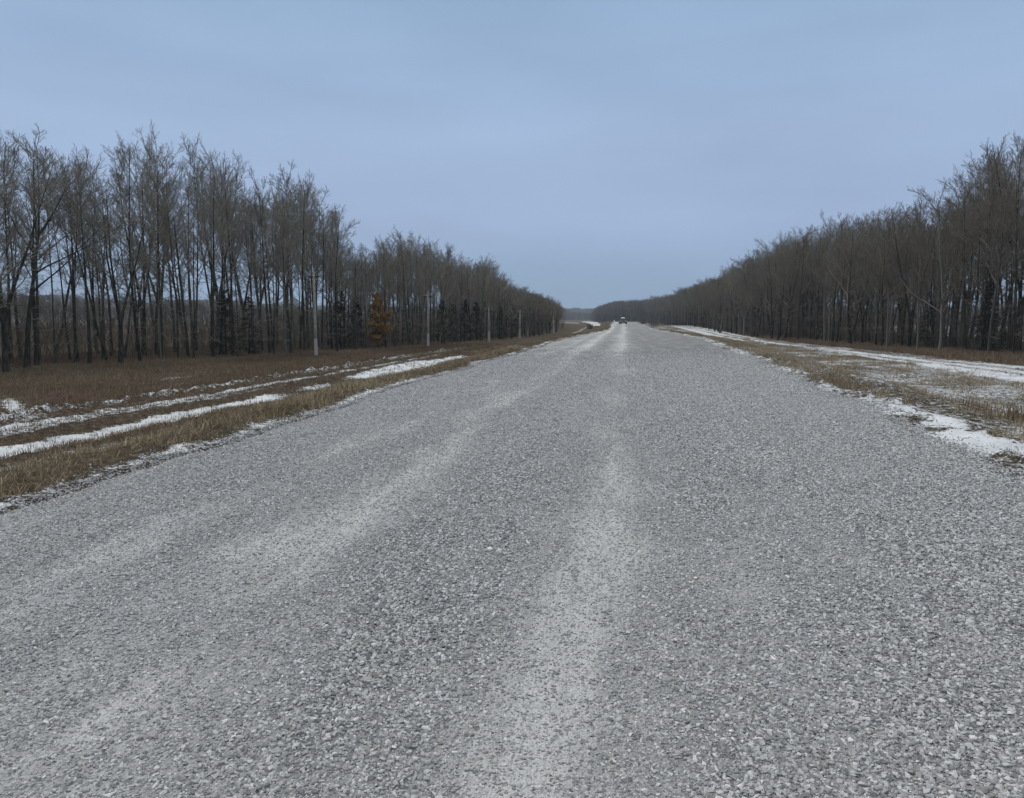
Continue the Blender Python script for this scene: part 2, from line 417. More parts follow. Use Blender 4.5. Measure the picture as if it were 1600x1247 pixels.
# ------------------------------------------------------------------ loose stones (geometry nodes)
def gn_stones(name, verts, m, seed, smin, smax, variants=10, subdiv=1):
    """verts: (n,3) points; attribute 'size' carried on them"""
    pts, size = verts
    me = bpy.data.meshes.new(name); me.vertices.add(len(pts)); me.vertices.foreach_set('co', pts.astype(np.float32).ravel())
    a = me.attributes.new('size', 'FLOAT', 'POINT'); a.data.foreach_set('value', size.astype(np.float32))
    me.materials.append(m); me.update()
    o = bpy.data.objects.new(name, me); COL.objects.link(o)
    g = bpy.data.node_groups.new(name + "_nodes", 'GeometryNodeTree')
    g.interface.new_socket("Geometry", in_out='INPUT', socket_type='NodeSocketGeometry')
    g.interface.new_socket("Geometry", in_out='OUTPUT', socket_type='NodeSocketGeometry')
    gi = g.nodes.new('NodeGroupInput'); go = g.nodes.new('NodeGroupOutput')
    join = g.nodes.new('GeometryNodeJoinGeometry')
    for k in range(variants):
        ico = g.nodes.new('GeometryNodeMeshIcoSphere'); ico.inputs['Subdivisions'].default_value = 1; ico.inputs['Radius'].default_value = 1
        sp0 = g.nodes.new('GeometryNodeSetPosition'); rv = g.nodes.new('FunctionNodeRandomValue'); rv.data_type = 'FLOAT_VECTOR'
        rv.inputs[0].default_value = (-.55, -.55, -.55); rv.inputs[1].default_value = (.55, .55, .55); rv.inputs['Seed'].default_value = 11 + k * 5
        g.links.new(ico.outputs[0], sp0.inputs['Geometry']); g.links.new(rv.outputs[0], sp0.inputs['Offset'])
        sp = g.nodes.new('GeometryNodeConvexHull'); g.links.new(sp0.outputs[0], sp.inputs[0])       # crushed, sharp-edged
        tr = g.nodes.new('GeometryNodeTransform'); tr.inputs['Scale'].default_value = [(1, .8, .62), (1, .65, .7), (.9, 1, .55), (1.25, .7, .5), (1, .9, .6), (1.2, .55, .45)][k % 6]
        g.links.new(sp.outputs[0], tr.inputs[0])
        sm = g.nodes.new('GeometryNodeSetMaterial'); sm.inputs['Material'].default_value = m; g.links.new(tr.outputs[0], sm.inputs[0])
        g2 = g.nodes.new('GeometryNodeGeometryToInstance'); g.links.new(sm.outputs[0], g2.inputs[0]); g.links.new(g2.outputs[0], join.inputs[0])
    inst = g.nodes.new('GeometryNodeInstanceOnPoints'); inst.inputs['Pick Instance'].default_value = True
    m2p = g.nodes.new('GeometryNodeMeshToPoints'); g.links.new(gi.outputs[0], m2p.inputs[0]); g.links.new(m2p.outputs[0], inst.inputs['Points'])
    g.links.new(join.outputs[0], inst.inputs['Instance'])
    ri = g.nodes.new('FunctionNodeRandomValue'); ri.data_type = 'INT'; ri.inputs[4].default_value = 0; ri.inputs[5].default_value = variants - 1
    g.links.new(ri.outputs[2], inst.inputs['Instance Index'])
    rr = g.nodes.new('FunctionNodeRandomValue'); rr.data_type = 'FLOAT_VECTOR'
    rr.inputs[0].default_value = (-.5, -.5, 0); rr.inputs[1].default_value = (.5, .5, 6.28)
    g.links.new(rr.outputs[0], inst.inputs['Rotation'])
    at = g.nodes.new('GeometryNodeInputNamedAttribute'); at.data_type = 'FLOAT'; at.inputs['Name'].default_value = 'size'
    g.links.new(at.outputs[0], inst.inputs['Scale']); g.links.new(inst.outputs[0], go.inputs[0])
    md = o.modifiers.new("scatter", 'NODES'); md.node_group = g
    return o
def stones(n):
    Y = 1.2 + (48 - 1.2) * rng.random(n) ** 2.6; X = rng.uniform(-8.5, 9.5, n)
    pdf = 1 / (2.6 * (Y / 47 + 1e-3) ** (1.6 / 2.6))          # relative sampling density along Y
    px, _, f = project(X, Y, 0 * X)
    ed = rng.exponential(.12, len(X)) - .05
    keep = (X > XL(Y) - ed) & (X < XR(Y) + ed) & (px > -90) & (px < 1690)
    X, Y = X[keep], Y[keep]
    p = loose(X, Y); keep = rng.random(len(X)) < (.42 + .58 * p) * (1 - ss(11, 46, Y))
    X, Y, p = X[keep], Y[keep], p[keep]
    lo = .0040 + .00038 * Y
    s = lo + .0115 * rng.random(len(X)) ** 2.5 * (.35 + .65 * p)
    big = rng.random(len(X)) < .002; s = np.where(big, s + rng.uniform(.004, .010, len(X)), s)
    inside = (X > XL(Y) + .1) & (X < XR(Y) - .1)
    Z = np.where(inside, road_z(X, Y), np.maximum(road_z(X, Y), G(X, Y))) + s * (.02 + .25 * p)
    return np.stack([X, Y, Z], -1), s
P_, S_ = stones(2300000); print("stones", len(P_))
tag(gn_stones("gravel", (P_, S_), M_stone, 3, 0, 0), "loose crushed grey stones scattered over the gravel road", "gravel", kind='stuff')

# ------------------------------------------------------------------ dead grass blades (one mass)
def grass_material():
    m, t, b = mat("dry_grass_blades", .8, .15)
    T = attr(t, 'tint')
    c = ramp_(t, T, [(0, (.055, .036, .026)), (.25, (.135, .092, .062)), (.5, (.22, .168, .108)), (.75, (.32, .26, .165)), (1, (.48, .42, .29))])
    t.links.new(c, b.inputs['Base Color'])
    return m
M_grass = grass_material()
def tufts(X, Y, nb, hmin, hmax, wid, tint, spread=.09, lean=.5, hs=None):
    n = len(X); k = nb
    X = np.repeat(X, k) + rng.normal(0, spread, n * k); Y = np.repeat(Y, k) + rng.normal(0, spread, n * k)
    tint = np.clip(np.repeat(tint, k) + rng.normal(0, .13, n * k), 0, 1)
    Z = G(X, Y) - .02
    h = rng.uniform(hmin, hmax, n * k) * (1 if hs is None else np.repeat(hs, k)); az = rng.uniform(0, 2 * np.pi, n * k); ln = np.abs(rng.normal(0, lean, n * k))
    w = wid * rng.uniform(.6, 1.2, n * k) * (1 + .035 * np.hypot(X, Y))
    a2 = rng.uniform(0, np.pi, n * k); wx, wy = np.cos(a2) * w, np.sin(a2) * w
    b0 = np.stack([X - wx, Y - wy, Z], -1); b1 = np.stack([X + wx, Y + wy, Z], -1)
    dx, dy = np.cos(az) * ln * h, np.sin(az) * ln * h
    mx = np.stack([X + dx * .35, Y + dy * .35, Z + h * .62], -1)
    m0 = mx - np.stack([wx, wy, 0 * wx], -1) * .7; m1 = mx + np.stack([wx, wy, 0 * wx], -1) * .7
    tp = np.stack([X + dx, Y + dy, Z + h * (1 - .25 * ln)], -1)
    v = np.stack([b0, b1, m1, m0, tp], 1).reshape(-1, 3)
    i = np.arange(n * k)[:, None] * 5
    f = np.concatenate([np.concatenate([i, i + 1, i + 2], 1), np.concatenate([i, i + 2, i + 3], 1), np.concatenate([i + 3, i + 2, i + 4], 1)])
    return v, f, np.repeat(tint, 5)
def in_view(X, Y):
    px, py, f = project(X, Y, -1.0 + 0 * X)
    return (f > .5) & (px > -260) & (px < 1860)
def scatter(n, x0, x1, y0, y1, power=1.0):
    Y = y0 + (y1 - y0) * rng.random(n) ** power; X = rng.uniform(x0, x1, n)
    k = in_view(X, Y); return X[k], Y[k]
parts = []
# left bank, between the gravel and the first rut
X, Y = scatter(52000, -13, -4.5, 6, 90, 1.7)
s = XL(Y) - X; pn = fbm(X * .7, Y * .5, 111); sm = snow_mask(X, Y)
k = (s > .25) & (sm < .52) & (pn > .22 + .42 * rng.random(len(X))); X, Y = X[k], Y[k]
hh_ = .35 + 1.0 * fbm(X * 1.3, Y * .9, 115)
parts.append(tufts(X, Y, 8, .04, .22, .0032, .50 + .8 * (fbm(X * .6, Y * .5, 113) - .45), .12, .9, hh_))
# tracks and between
X, Y = scatter(12000, -18.5, -11, 10, 90, 1.4); sm = snow_mask(X, Y); k = (rng.random(len(X)) < np.clip(.85 - sm, .28, 1)); X, Y = X[k], Y[k]
parts.append(tufts(X, Y, 7, .06, .2, .0035, .3 + 0 * X))
# left meadow: low reddish weeds
X, Y = scatter(60000, -46, -17.5, 14, 190, 1.5); k = (snow_mask(X, Y) < .5) & (X < T2(Y) - .9); X, Y = X[k], Y[k]
parts.append(tufts(X, Y, 8, .06, .26, .0035, .33 + .5 * (fbm(X * .2, Y * .12, 117) - .4), .2))
# right verge and field
X, Y = scatter(60000, 4, 19, 8, 130, 1.6); s = X - XR(Y); sm = snow_mask(X, Y); pn = fbm(X * .6, Y * .3, 121)
k = (s > .3) & (sm < .75) & (fbm(X * 1.1, Y * .55, 129) - .55 * (sm - .35) > .36 + .26 * rng.random(len(X))); X, Y = X[k], Y[k]
parts.append(tufts(X, Y, 7, .05, .22, .0035, .62 + .6 * (fbm(X * .4, Y * .3, 123) - .4)))
# clump of taller weeds by the right snow strip
X, Y = scatter(3000, 6.2, 10, 9, 15); k = (fbm(X * .9, Y * .6, 127) > .45); X, Y = X[k], Y[k]
parts.append(tufts(X, Y, 9, .15, .42, .004, .38 + 0 * X))
# strip before the right trees
X, Y = scatter(20000, 22, 34, 25, 170, 1.3); k = X > TR(Y) + 3.3; X, Y = X[k], Y[k]
parts.append(tufts(X, Y, 8, .15, .42, .004, .38 + 0 * X, .2))
V, F, Tn, off = [], [], [], 0
for v, f, t_ in parts:
    V.append(v); F.append(f + off); Tn.append(t_); off += len(v)
tag(mesh_obj("grass", np.concatenate(V), np.concatenate(F), M_grass, attrs={'tint': np.concatenate(Tn)}),
    "dead brown grass and weeds on the verges and meadow", "grass", kind='stuff')

# ------------------------------------------------------------------ bare trees
def bark_material(name, dark, light, snowy=False):
    m, t, b = mat(name, .95, .1)
    P = N(t, 'ShaderNodeTexCoord').outputs['Object']
    mpn = N(t, 'ShaderNodeMapping'); mpn.inputs['Scale'].default_value = (3, 3, .7); t.links.new(P, mpn.inputs[0])
    n = noise(t, mpn.outputs[0], 2.0, 5, .65)
    oi = N(t, 'ShaderNodeObjectInfo').outputs['Random']
    c = mix(t, mapr(t, n, .35, .68), dark, light)
    c = mix(t, mapr(t, oi, 0, .6, 0, .3), c, (.06, .06, .035)); c = mix(t, mapr(t, oi, .72, 1, 0, .55), c, (.26, .245, .22))
    t.links.new(c, b.inputs['Base Color']); bump(t, n, b, .6, .03)
    return m
M_bark = bark_material("grey_poplar_bark", (.010, .009, .008), (.085, .080, .070))
M_twig = bark_material("bare_twigs", (.15, .14, .12), (.34, .32, .27))
M_barkR = bark_material("dark_elm_bark", (.009, .008, .007), (.055, .048, .040))
M_twigR = bark_material("brown_twigs", (.11, .096, .080), (.25, .22, .18))

def nrm(v): return v / (np.linalg.norm(v, axis=-1, keepdims=True) + 1e-9)
def spawn(rg, pts, rad, k, t0, t1, ang, lenf, m, up=.25, rr=.55, rmin=.004, wig=.10, tip=.35, keep=0.0, pw=1.0):
    """k child branches per parent path; lenf(t, parent_length)->length"""
    Pn, n, _ = pts.shape
    t = t0 + (t1 - t0) * rg.random((Pn, k)) ** pw; u = t * (n - 1); i = np.minimum(u.astype(int), n - 2); fr = (u - i)[..., None]
    ar = np.arange(Pn)[:, None]
    a, b = pts[ar, i], pts[ar, i + 1]
    base = a * (1 - fr) + b * fr; tan = nrm(b - a)
    r0 = rad[ar, i] * (1 - fr[..., 0]) + rad[ar, i + 1] * fr[..., 0]
    rv = rg.normal(size=tan.shape); side = nrm(rv - (rv * tan).sum(-1, keepdims=True) * tan)
    an = R(1) * rg.uniform(ang[0], ang[1], t.shape)[..., None]
    d = tan * np.cos(an) + side * np.sin(an)
    plen = np.linalg.norm(np.diff(pts, axis=1), axis=-1).sum(1)[:, None]
    L = lenf(t, plen) * rg.uniform(.6, 1.15, t.shape)
    out = np.zeros((Pn, k, m, 3)); out[:, :, 0] = base; cur = base.copy(); dd = d.copy()
    for j in range(1, m):
        dd = nrm(dd + np.array([0, 0, up]) / (m - 1) + rg.normal(0, wig, dd.shape))
        cur = cur + dd * (L / (m - 1))[..., None]; out[:, :, j] = cur
    rb = np.maximum(r0 * rr, rmin); prof = 1 - (1 - tip) * np.linspace(0, 1, m)
    rads = np.maximum(rb[..., None] * prof, rmin * .8)
    out, rads = out.reshape(-1, m, 3), rads.reshape(-1, m)
    if keep:      # short parents carry fewer shoots
        q = rg.random(len(out)) < np.clip(np.repeat(plen[:, 0], k) / keep, .12, 1); out, rads = out[q], rads[q]
    return out, rads
def tubes(groups):
    """groups: list of (pts (P,n,3), rad (P,n), sides) -> one mesh"""
    V, F, off = [], [], 0
    for pts, rad, s in groups:
        Pn, n, _ = pts.shape
        tan = nrm(np.gradient(pts, axis=1))
        ref = np.where(np.abs(tan[:, :1, 2:3]) > .9, np.array([1.0, 0, 0]), np.array([0, 0, 1.0]))
        a = nrm(np.cross(tan, np.broadcast_to(ref, tan.shape))); b = np.cross(tan, a)
        th = np.arange(s) * 2 * np.pi / s
        ring = pts[:, :, None] + rad[:, :, None, None] * (a[:, :, None] * np.cos(th)[:, None] + b[:, :, None] * np.sin(th)[:, None])
        V.append(ring.reshape(-1, 3))
        idx = np.arange(Pn * n * s).reshape(Pn, n, s)
        q = np.stack([idx[:, :-1], np.roll(idx[:, :-1], -1, 2), np.roll(idx[:, 1:], -1, 2), idx[:, 1:]], -1).reshape(-1, 4) + off
        F.append(q); off += Pn * n * s
    return np.concatenate(V), np.concatenate(F)
def trunk_path(rg, H, n, lean=0.03, wob=.012, r0=.13, start=(0, 0, 0), dirv=None, rtip=.07):
    d = np.array([rg.normal(0, lean), rg.normal(0, lean), 1.0]) if dirv is None else np.array(dirv, float)
    d = d / np.linalg.norm(d); p = np.array(start, float); out = [p.copy()]
    for j in range(1, n):
        d = nrm(d + rg.normal(0, wob * 2.2, 3) + np.array([0, 0, .05])); p = p + d * H / (n - 1); out.append(p.copy())
    tt = np.linspace(0, 1, n); rad = r0 * (1 - (1 - rtip) * tt ** .85); rad[0] *= 1.18
    return np.array(out)[None], rad[None]
def make_bare(seed, style, scale_tw=1.0):
    """returns trunk mesh data and crown mesh data for a tree 1 x H=16 m"""
    rg = np.random.default_rng(seed); H = 16.0
    trunks = []
    if style == 'fork':
        b = trunk_path(rg, H * .22, 4, .02, .01, .19, rtip=.8); trunks.append(b); e = b[0][0, -1]
        az = rg.uniform(0, 6.28)
        for q in range(rg.integers(2, 4)):
            a = az + q * 2.4 + rg.normal(0, .2); sp = rg.uniform(.18, .38)
            trunks.append(trunk_path(rg, H * rg.uniform(.66, .8), 9, 0, .018, .125, start=e, dirv=(math.cos(a) * sp, math.sin(a) * sp, 1)))
        c0, ang, Lp, k1 = .22, (28, 52), .33, 17
    elif style == 'slant':
        m0 = trunk_path(rg, H * .90, 12, 0, .012, .17, dirv=(.10, 0, 1)); trunks.append(m0)
        for i0, dx, dz, ll in ((4, 1.0, .85, .44), (5, 1.0, .62, .40), (6, -.6, 1.0, .34), (7, .7, .9, .30)):
            trunks.append(trunk_path(rg, H * ll, 8, 0, .035, .062, start=m0[0][0, i0], dirv=(dx, rg.normal(0, .1), dz)))
        c0, ang, Lp, k1 = .35, (28, 55), .34, 16
    elif style == 'spread':
        trunks.append(trunk_path(rg, H * .90, 12, .05, .02, .17)); c0, ang, Lp, k1 = .24, (35, 62), .46, 24
    elif style == 'broom':
        trunks.append(trunk_path(rg, H * .90, 12, .025, .010, .14)); c0, ang, Lp, k1 = .52, (22, 44), .33, 26
    elif style == 'lean':
        trunks.append(trunk_path(rg, H * 1.0, 12, .16, .015, .13)); c0, ang, Lp, k1 = .38, (24, 44), .26, 28
    elif style == 'thin':
        trunks.append(trunk_path(rg, H * .90, 12, .03, .012, .085)); c0, ang, Lp, k1 = .42, (25, 45), .22, 22
    else:  # 'poplar'
        trunks.append(trunk_path(rg, H * .90, 12, .03, .010, .14)); c0, ang, Lp, k1 = .32, (22, 42), .30, 25
    P1, R1 = [], []
    for i, (tp, tr_) in enumerate(trunks):
        if style == 'fork' and i == 0: continue
        k = k1 if style != 'fork' else k1
        f = (lambda t, pl: pl * Lp * (1.12 - t) ** .42 * (1.0 if style != 'broom' else 1.25)) if style != 'fork' else (lambda t, pl: pl * Lp * (1.15 - t) ** .7 * 1.1)
        a, b = spawn(rg, tp, tr_, k, c0, 1.0, ang, f, 7, .30, .58, .020, .10, pw=.75)
        P1.append(a); R1.append(b)
        if i < 1 or style == 'fork':      # dead snags on the lower trunk
            a, b = spawn(rg, tp, tr_, 12, .10, c0 + .1, (60, 100), lambda t, pl: 1.3 + 0 * t, 7, -.1, .2, .009, .16)
            P1.append(a[:]); R1.append(b)
    P1 = np.concatenate(P1); R1 = np.concatenate(R1)
    P2, R2 = spawn(rg, P1, R1, 9, .20, .98, (22, 58), lambda t, pl: pl * .42 * (1.15 - .7 * t), 5, .26, .55, .0105, .13, keep=1.8)
    P3, R3 = spawn(rg, P2, R2, 6, .15, .98, (22, 55), lambda t, pl: pl * .52 * (1.15 - .7 * t), 4, .20, .6, .0048, .14, keep=.6)
    P4, R4 = spawn(rg, P3, R3, 3, .15, .95, (20, 55), lambda t, pl: pl * .70 * (1.1 - .5 * t), 3, .15, .7, .0030, .14, keep=.35)
    tv, tf = tubes([(p, r, 7) for p, r in trunks])
    cv, cf = tubes([(P1, R1, 5), (P2, R2, 3), (P3, R3, 3), (P4, R4, 3)])
    return tv, tf, cv, cf
protos = []
STY = ['poplar', 'broom', 'spread', 'fork', 'thin', 'lean', 'poplar', 'fork', 'broom', 'thin', 'spread', 'poplar', 'slant']
DATA = [make_bare(100 + i * 13, s) for i, s in enumerate(STY)]
def proto_meshes(i, mb, mt):
    tv, tf, cv, cf = DATA[i]
    a = mesh_obj("trunk", tv, tf, mb, smooth=True); b = mesh_obj("crown", cv, cf, mt)
    ma, mb_ = a.data, b.data; bpy.data.objects.remove(a); bpy.data.objects.remove(b); return ma, mb_
MES = {('L', i): proto_meshes(i, M_bark, M_twig) for i in range(len(STY))}
for i in range(len(STY)):
    ma, mb_ = MES[('L', i)]; a2, b2 = ma.copy(), mb_.copy()
    a2.materials.clear(); a2.materials.append(M_barkR); b2.materials.clear(); b2.materials.append(M_twigR)
    MES[('R', i)] = (a2, b2)
def bare_tree(side, i, X, Y, H, rz, label, group, wide=1.0):
    z = float(G(X, Y)) - .08
    t = empty("bare_tree", (X, Y, z), rz); s = H / 16.0; w = wide * (s ** .6)
    t.scale = (w, w, s)
    for m_, nm in zip(MES[(side, i)], ("trunk", "crown")):
        o = bpy.data.objects.new(nm, m_); COL.objects.link(o); o.parent = t
    tag(t, label, "tree", group); return t

# skyline read off the photograph, as height angle per direction
SKL = [(-300, 200), (0, 215), (30, 208), (70, 208), (100, 222), (120, 255), (150, 230), (168, 255), (180, 275), (200, 268), (225, 235), (250, 215), (275, 228), (288, 262),
       (300, 252), (330, 236), (362, 243), (378, 285), (400, 285), (420, 270), (440, 256), (470, 264), (495, 288), (510, 320), (525, 347), (542, 372), (560, 382), (600, 377),
       (650, 370), (690, 380), (706, 402), (740, 402), (770, 418), (790, 442), (830, 457), (860, 467), (875, 480), (890, 486), (925, 488),
       (935, 478), (960, 470), (1000, 467), (1040, 464), (1060, 457), (1100, 442), (1130, 433), (1155, 412), (1180, 398), (1200, 390), (1220, 378), (1250, 366), (1300, 348), (1330, 342),
       (1370, 337), (1400, 322), (1440, 322), (1455, 305), (1480, 278), (1520, 276), (1532, 248), (1560, 224), (1600, 214), (1900, 190)]
SK = np.array(SKL, float)
def tree_height(X, Y, frac=1.0):
    px, _, f = project(X, Y, 0.0); yt = np.interp(px, SK[:, 0], SK[:, 1])
    z = EYE + (500 - yt) / FPX * f * 1.0
    return max(4.0, (z - float(G(X, Y))) * frac)
def ground_at(px, py):
    d = ray(px, py)
    ts = np.geomspace(5, 1500, 3000); x, y, z = d[0] * ts, d[1] * ts, EYE + d[2] * ts
    k = np.argmax(z < G(x, y)); return float(x[k]), float(y[k])
LB = [ground_at(*p) for p in [(0, 580), (200, 567), (400, 557), (500, 551), (600, 544), (700, 537), (790, 530), (850, 524)]]
RB = [ground_at(*p) for p in [(1600, 556), (1500, 551), (1400, 545), (1280, 535), (1200, 528), (1130, 520)]]
LB = np.array([(LB[0][0] - 1, LB[0][1] - 18)] + LB); RB = np.array([(RB[0][0] + 2, RB[0][1] - 22)] + RB)
print("LB", LB.round(1).tolist()); print("RB", RB.round(1).tolist())
def lbx(Y): return np.interp(Y, np.r_[LB[:, 1], 420], np.r_[LB[:, 0], LB[-1, 0] - 1])
def rbx(Y): return np.interp(Y, np.r_[RB[:, 1], 330, 480], np.r_[RB[:, 0], 21, 18])

# (a) front trees of the left belt one can tell apart: px, row depth behind the belt edge, style index, width, label
FRONT = [
    (-22, 0, 2, 1.2, "wide spreading bare tree cut off by the left border of the photo"),
    (6, -1.5, 3, 1.1, "thick dark forked tree nearest the left border, standing forward of the belt"),
    (38, 1, 12, 1.1, "bare tree near the left border with long limbs slanting up to the right"),
    (55, 2, 0, 1.1, "tall straight bare tree just right of the one with long slanting limbs"),
    (84, 4, 4, 1.0, "slender bare tree beneath the long slanting limbs near the left border"),
    (108, 7, 9, 1.0, "thin pole-like bare tree left of the tall broom-topped one"),
    (137, 1, 1, 1.0, "dark straight tree with bare lower trunk and compact crown, left of the V-forked tree"),
    (160, 5, 4, .9, "slender bare tree leaning beside the V-fork tree"),
    (186, 0, 3, 1.0, "V-forked bare tree in a gap with open sky behind it"),
    (216, 1, 5, 1.0, "leaning bare tree with a bushy greenish crown right of the V-fork tree"),
    (248, 3, 8, .95, "tallest clear-stemmed tree of the left belt, its small round crown above its neighbours"),
    (276, 2, 9, 1.0, "thin bare tree directly right of the tallest clear-stemmed one"),
    (300, 1, 9, 1.0, "thin upright bare tree directly left of the bushy-topped poplar in the near left belt"),
    (330, 2, 6, 1.0, "bushy-topped poplar standing just left of the dark undergrowth spruce"),
    (362, 3, 11, 1.0, "dense-topped poplar rising directly behind the dark undergrowth spruce"),
    (398, 1, 4, 1.0, "slim pale bare tree where the skyline of the near belt dips"),
    (420, 2, 0, 1.0, "bare poplar right of the skyline dip in the near left belt"),
    (445, 2, 6, 1.05, "tall full-crowned poplar left of the nearest utility pole"),
    (476, 3, 11, 1.05, "full-crowned poplar rising directly behind the nearest utility pole"),
    (503, 2, 6, 1.0, "rounded bare tree ending the tall section of the left belt, past the nearest pole"),
]
def on_belt(px, off):
    best = None
    for Y in np.linspace(15, 400, 4000):
        X = float(lbx(Y)) - off; p, _, f = project(X, Y, 0.0)
        if f > 1 and p >= px: return X, float(Y)
    return X, Y
n_ind = 0; used = []
for (px, off, st, wd, lab) in FRONT:
    X, Y = on_belt(px, off)
    bare_tree('L', st, X, Y, tree_height(X, Y, 1.0), (YAW if st == 12 else rng.uniform(0, 6.28)), lab, "bare trees along the front of the left belt", wd)
    used.append((X, Y)); n_ind += 1
# (b) the rest
cand = []
for side, fx, y0, y1, rows in (('L', lbx, 26, 405, [0.4, 2.6, 5.2, 8, 11.5, 15, 18]), ('R', rbx, 36, 480, [0, 2.4, 5, 8, 11.5, 15.5, 20])):
    for ri, off in enumerate(rows):
        Y = y0 + rng.uniform(0, 2)
        while Y < y1:
            o = off + rng.normal(0, .7); X = float(fx(Y)) - o if side == 'L' else float(fx(Y)) + o
            p, _, f = project(X, Y, 0.0)
            nearL = side == 'L' and p < 380
            if (-330 < p < 1930) and not (side == 'L' and p > 872) and not any((X - a) ** 2 + (Y - b) ** 2 < 2.0 for a, b in used):
                if not (nearL and ri in (0, 2, 6)) or rng.random() < .4:
                    cand.append((f, side, X, Y, ri, p))
            Y += rng.uniform(1.3, 3.1) * (1.2 if nearL else 1.0) * (1.0 if Y < 150 else 1.15)
# far end: the right belt swings left across the view, then a hazy wood further off
for q in range(520):
    u = rng.random(); X = 20 - 46 * u + rng.normal(0, 2); Y = 470 + 170 * u + rng.uniform(0, 45)
    p, _, f = project(X, Y, 0.0); cand.append((f, 'R', X, Y, 9, p))
for q in range(700):
    X = rng.uniform(-150, 0); Y = rng.uniform(1000, 1120); p, _, f = project(X, Y, 0.0); cand.append((f, 'R', X, Y, 9, p))
for q in range(620):      # wood across the field behind the left belt
    Y = rng.uniform(20, 430); X = -112 - .1 * (Y - 60) + rng.uniform(-26, 0); p, _, f = project(X, Y, 0.0); cand.append((f, 'R', X, Y, 8, p))
cand.sort(key=lambda c: c[0])
LIM = 296 - n_ind
ind, mass = [], []
for c in cand:
    inframe = -60 < c[5] < 1660
    (ind if (len(ind) < LIM and inframe and c[4] < 5) else mass).append(c)
FR = [1.07, 1.05, 1.03, 1.0, 1.0, 1.0, 1.0]
def hfrac(ri):
    if ri == 9: return rng.uniform(.86, 1.0)
    return FR[min(ri, 6)] * rng.uniform(.76, 1.04)
def pick(side, p):
    if side == 'L': return int(rng.choice([0, 1, 4, 4, 5, 6, 8, 9, 9, 11, 0, 6]))
    return int(rng.choice([0, 2, 3, 4, 5, 6, 7, 9, 10, 11, 1]))
for (f, side, X, Y, ri, p) in ind:
    i = pick(side, p); H = tree_height(X, Y, hfrac(ri))
    if side == 'L':
        lab, g = "slim leafless grey tree among many alike in the left shelter belt", "look-alike bare trees of the left belt"
    else:
        lab, g = "leafless brown tree among many alike in the dense right shelter belt", "look-alike bare trees of the right belt"
    bare_tree(side, i, X, Y, H, rng.uniform(0, 6.28), lab, g, rng.uniform(.85, 1.1))
# the remaining hundreds: one mass, instancing the same tree meshes
def mass_trees(name, items, label):
    pts = np.array([(X, Y, float(G(X, Y)) - .1) for (f, s_, X, Y, ri, p) in items], np.float32)
    sc_ = []; idx = []; rot = []
    for (f, s_, X, Y, ri, p) in items:
        h = (rng.uniform(6.5, 9.0) if ri == 8 else tree_height(X, Y, hfrac(ri))) / 16.0; w = h ** .6 * rng.uniform(.85, 1.15); sc_.append((w, w, h)); idx.append(pick('R', p)); rot.append(rng.uniform(0, 6.28))
    me = bpy.data.meshes.new(name); me.vertices.add(len(pts)); me.vertices.foreach_set('co', pts.ravel())
    a = me.attributes.new('sz', 'FLOAT_VECTOR', 'POINT'); a.data.foreach_set('vector', np.array(sc_, np.float32).ravel())
    a = me.attributes.new('vi', 'INT', 'POINT'); a.data.foreach_set('value', np.array(idx, np.int32))
    a = me.attributes.new('rz', 'FLOAT_VECTOR', 'POINT'); a.data.foreach_set('vector', np.array([(0, 0, r) for r in rot], np.float32).ravel())
    me.update(); o = bpy.data.objects.new(name, me); COL.objects.link(o)
    g = bpy.data.node_groups.new(name + "_nodes", 'GeometryNodeTree')
    g.interface.new_socket("Geometry", in_out='INPUT', socket_type='NodeSocketGeometry')
    g.interface.new_socket("Geometry", in_out='OUTPUT', socket_type='NodeSocketGeometry')
    gi = g.nodes.new('NodeGroupInput'); go = g.nodes.new('NodeGroupOutput')
    join = g.nodes.new('GeometryNodeJoinGeometry')
    src = {}
    for o_ in list(COL.objects):
        if o_.parent is not None and o_.name.split('.')[0] in ('trunk', 'crown'): src.setdefault(o_.data.name, o_)
    # links into a join are read last-made-first, so add variants in reverse order
    for i in range(len(STY)):
        j2 = g.nodes.new('GeometryNodeJoinGeometry')
        for q_, m_ in enumerate(MES[('R', i)]):
            if m_.name not in src: m_ = MES[('L', i)][q_]
            if m_.name not in src: m_ = MES[('R', 0)][q_]
            oi = g.nodes.new('GeometryNodeObjectInfo'); oi.transform_space = 'ORIGINAL'
            oi.inputs['Object'].default_value = src[m_.name]; g.links.new(oi.outputs['Geometry'], j2.inputs[0])
        g2 = g.nodes.new('GeometryNodeGeometryToInstance'); g.links.new(j2.outputs[0], g2.inputs[0]); g.links.new(g2.outputs[0], join.inputs[0])
    m2p = g.nodes.new('GeometryNodeMeshToPoints'); inst = g.nodes.new('GeometryNodeInstanceOnPoints'); inst.inputs['Pick Instance'].default_value = True
    g.links.new(gi.outputs[0], m2p.inputs[0]); g.links.new(m2p.outputs[0], inst.inputs['Points']); g.links.new(join.outputs[0], inst.inputs['Instance'])
    for nm, dt, sk in (('sz', 'FLOAT_VECTOR', 'Scale'), ('vi', 'INT', 'Instance Index'), ('rz', 'FLOAT_VECTOR', 'Rotation')):
        at = g.nodes.new('GeometryNodeInputNamedAttribute'); at.data_type = dt; at.inputs['Name'].default_value = nm
        g.links.new(at.outputs[0], inst.inputs[sk])
    g.links.new(inst.outputs[0], go.inputs[0]); md = o.modifiers.new("scatter", 'NODES'); md.node_group = g
    tag(o, label, "woodland", kind='stuff'); return o
mass_trees("woodland", mass, "far bare woodland running on along both sides of the road")
print("individual trees", len(ind) + n_ind, "mass", len(mass))

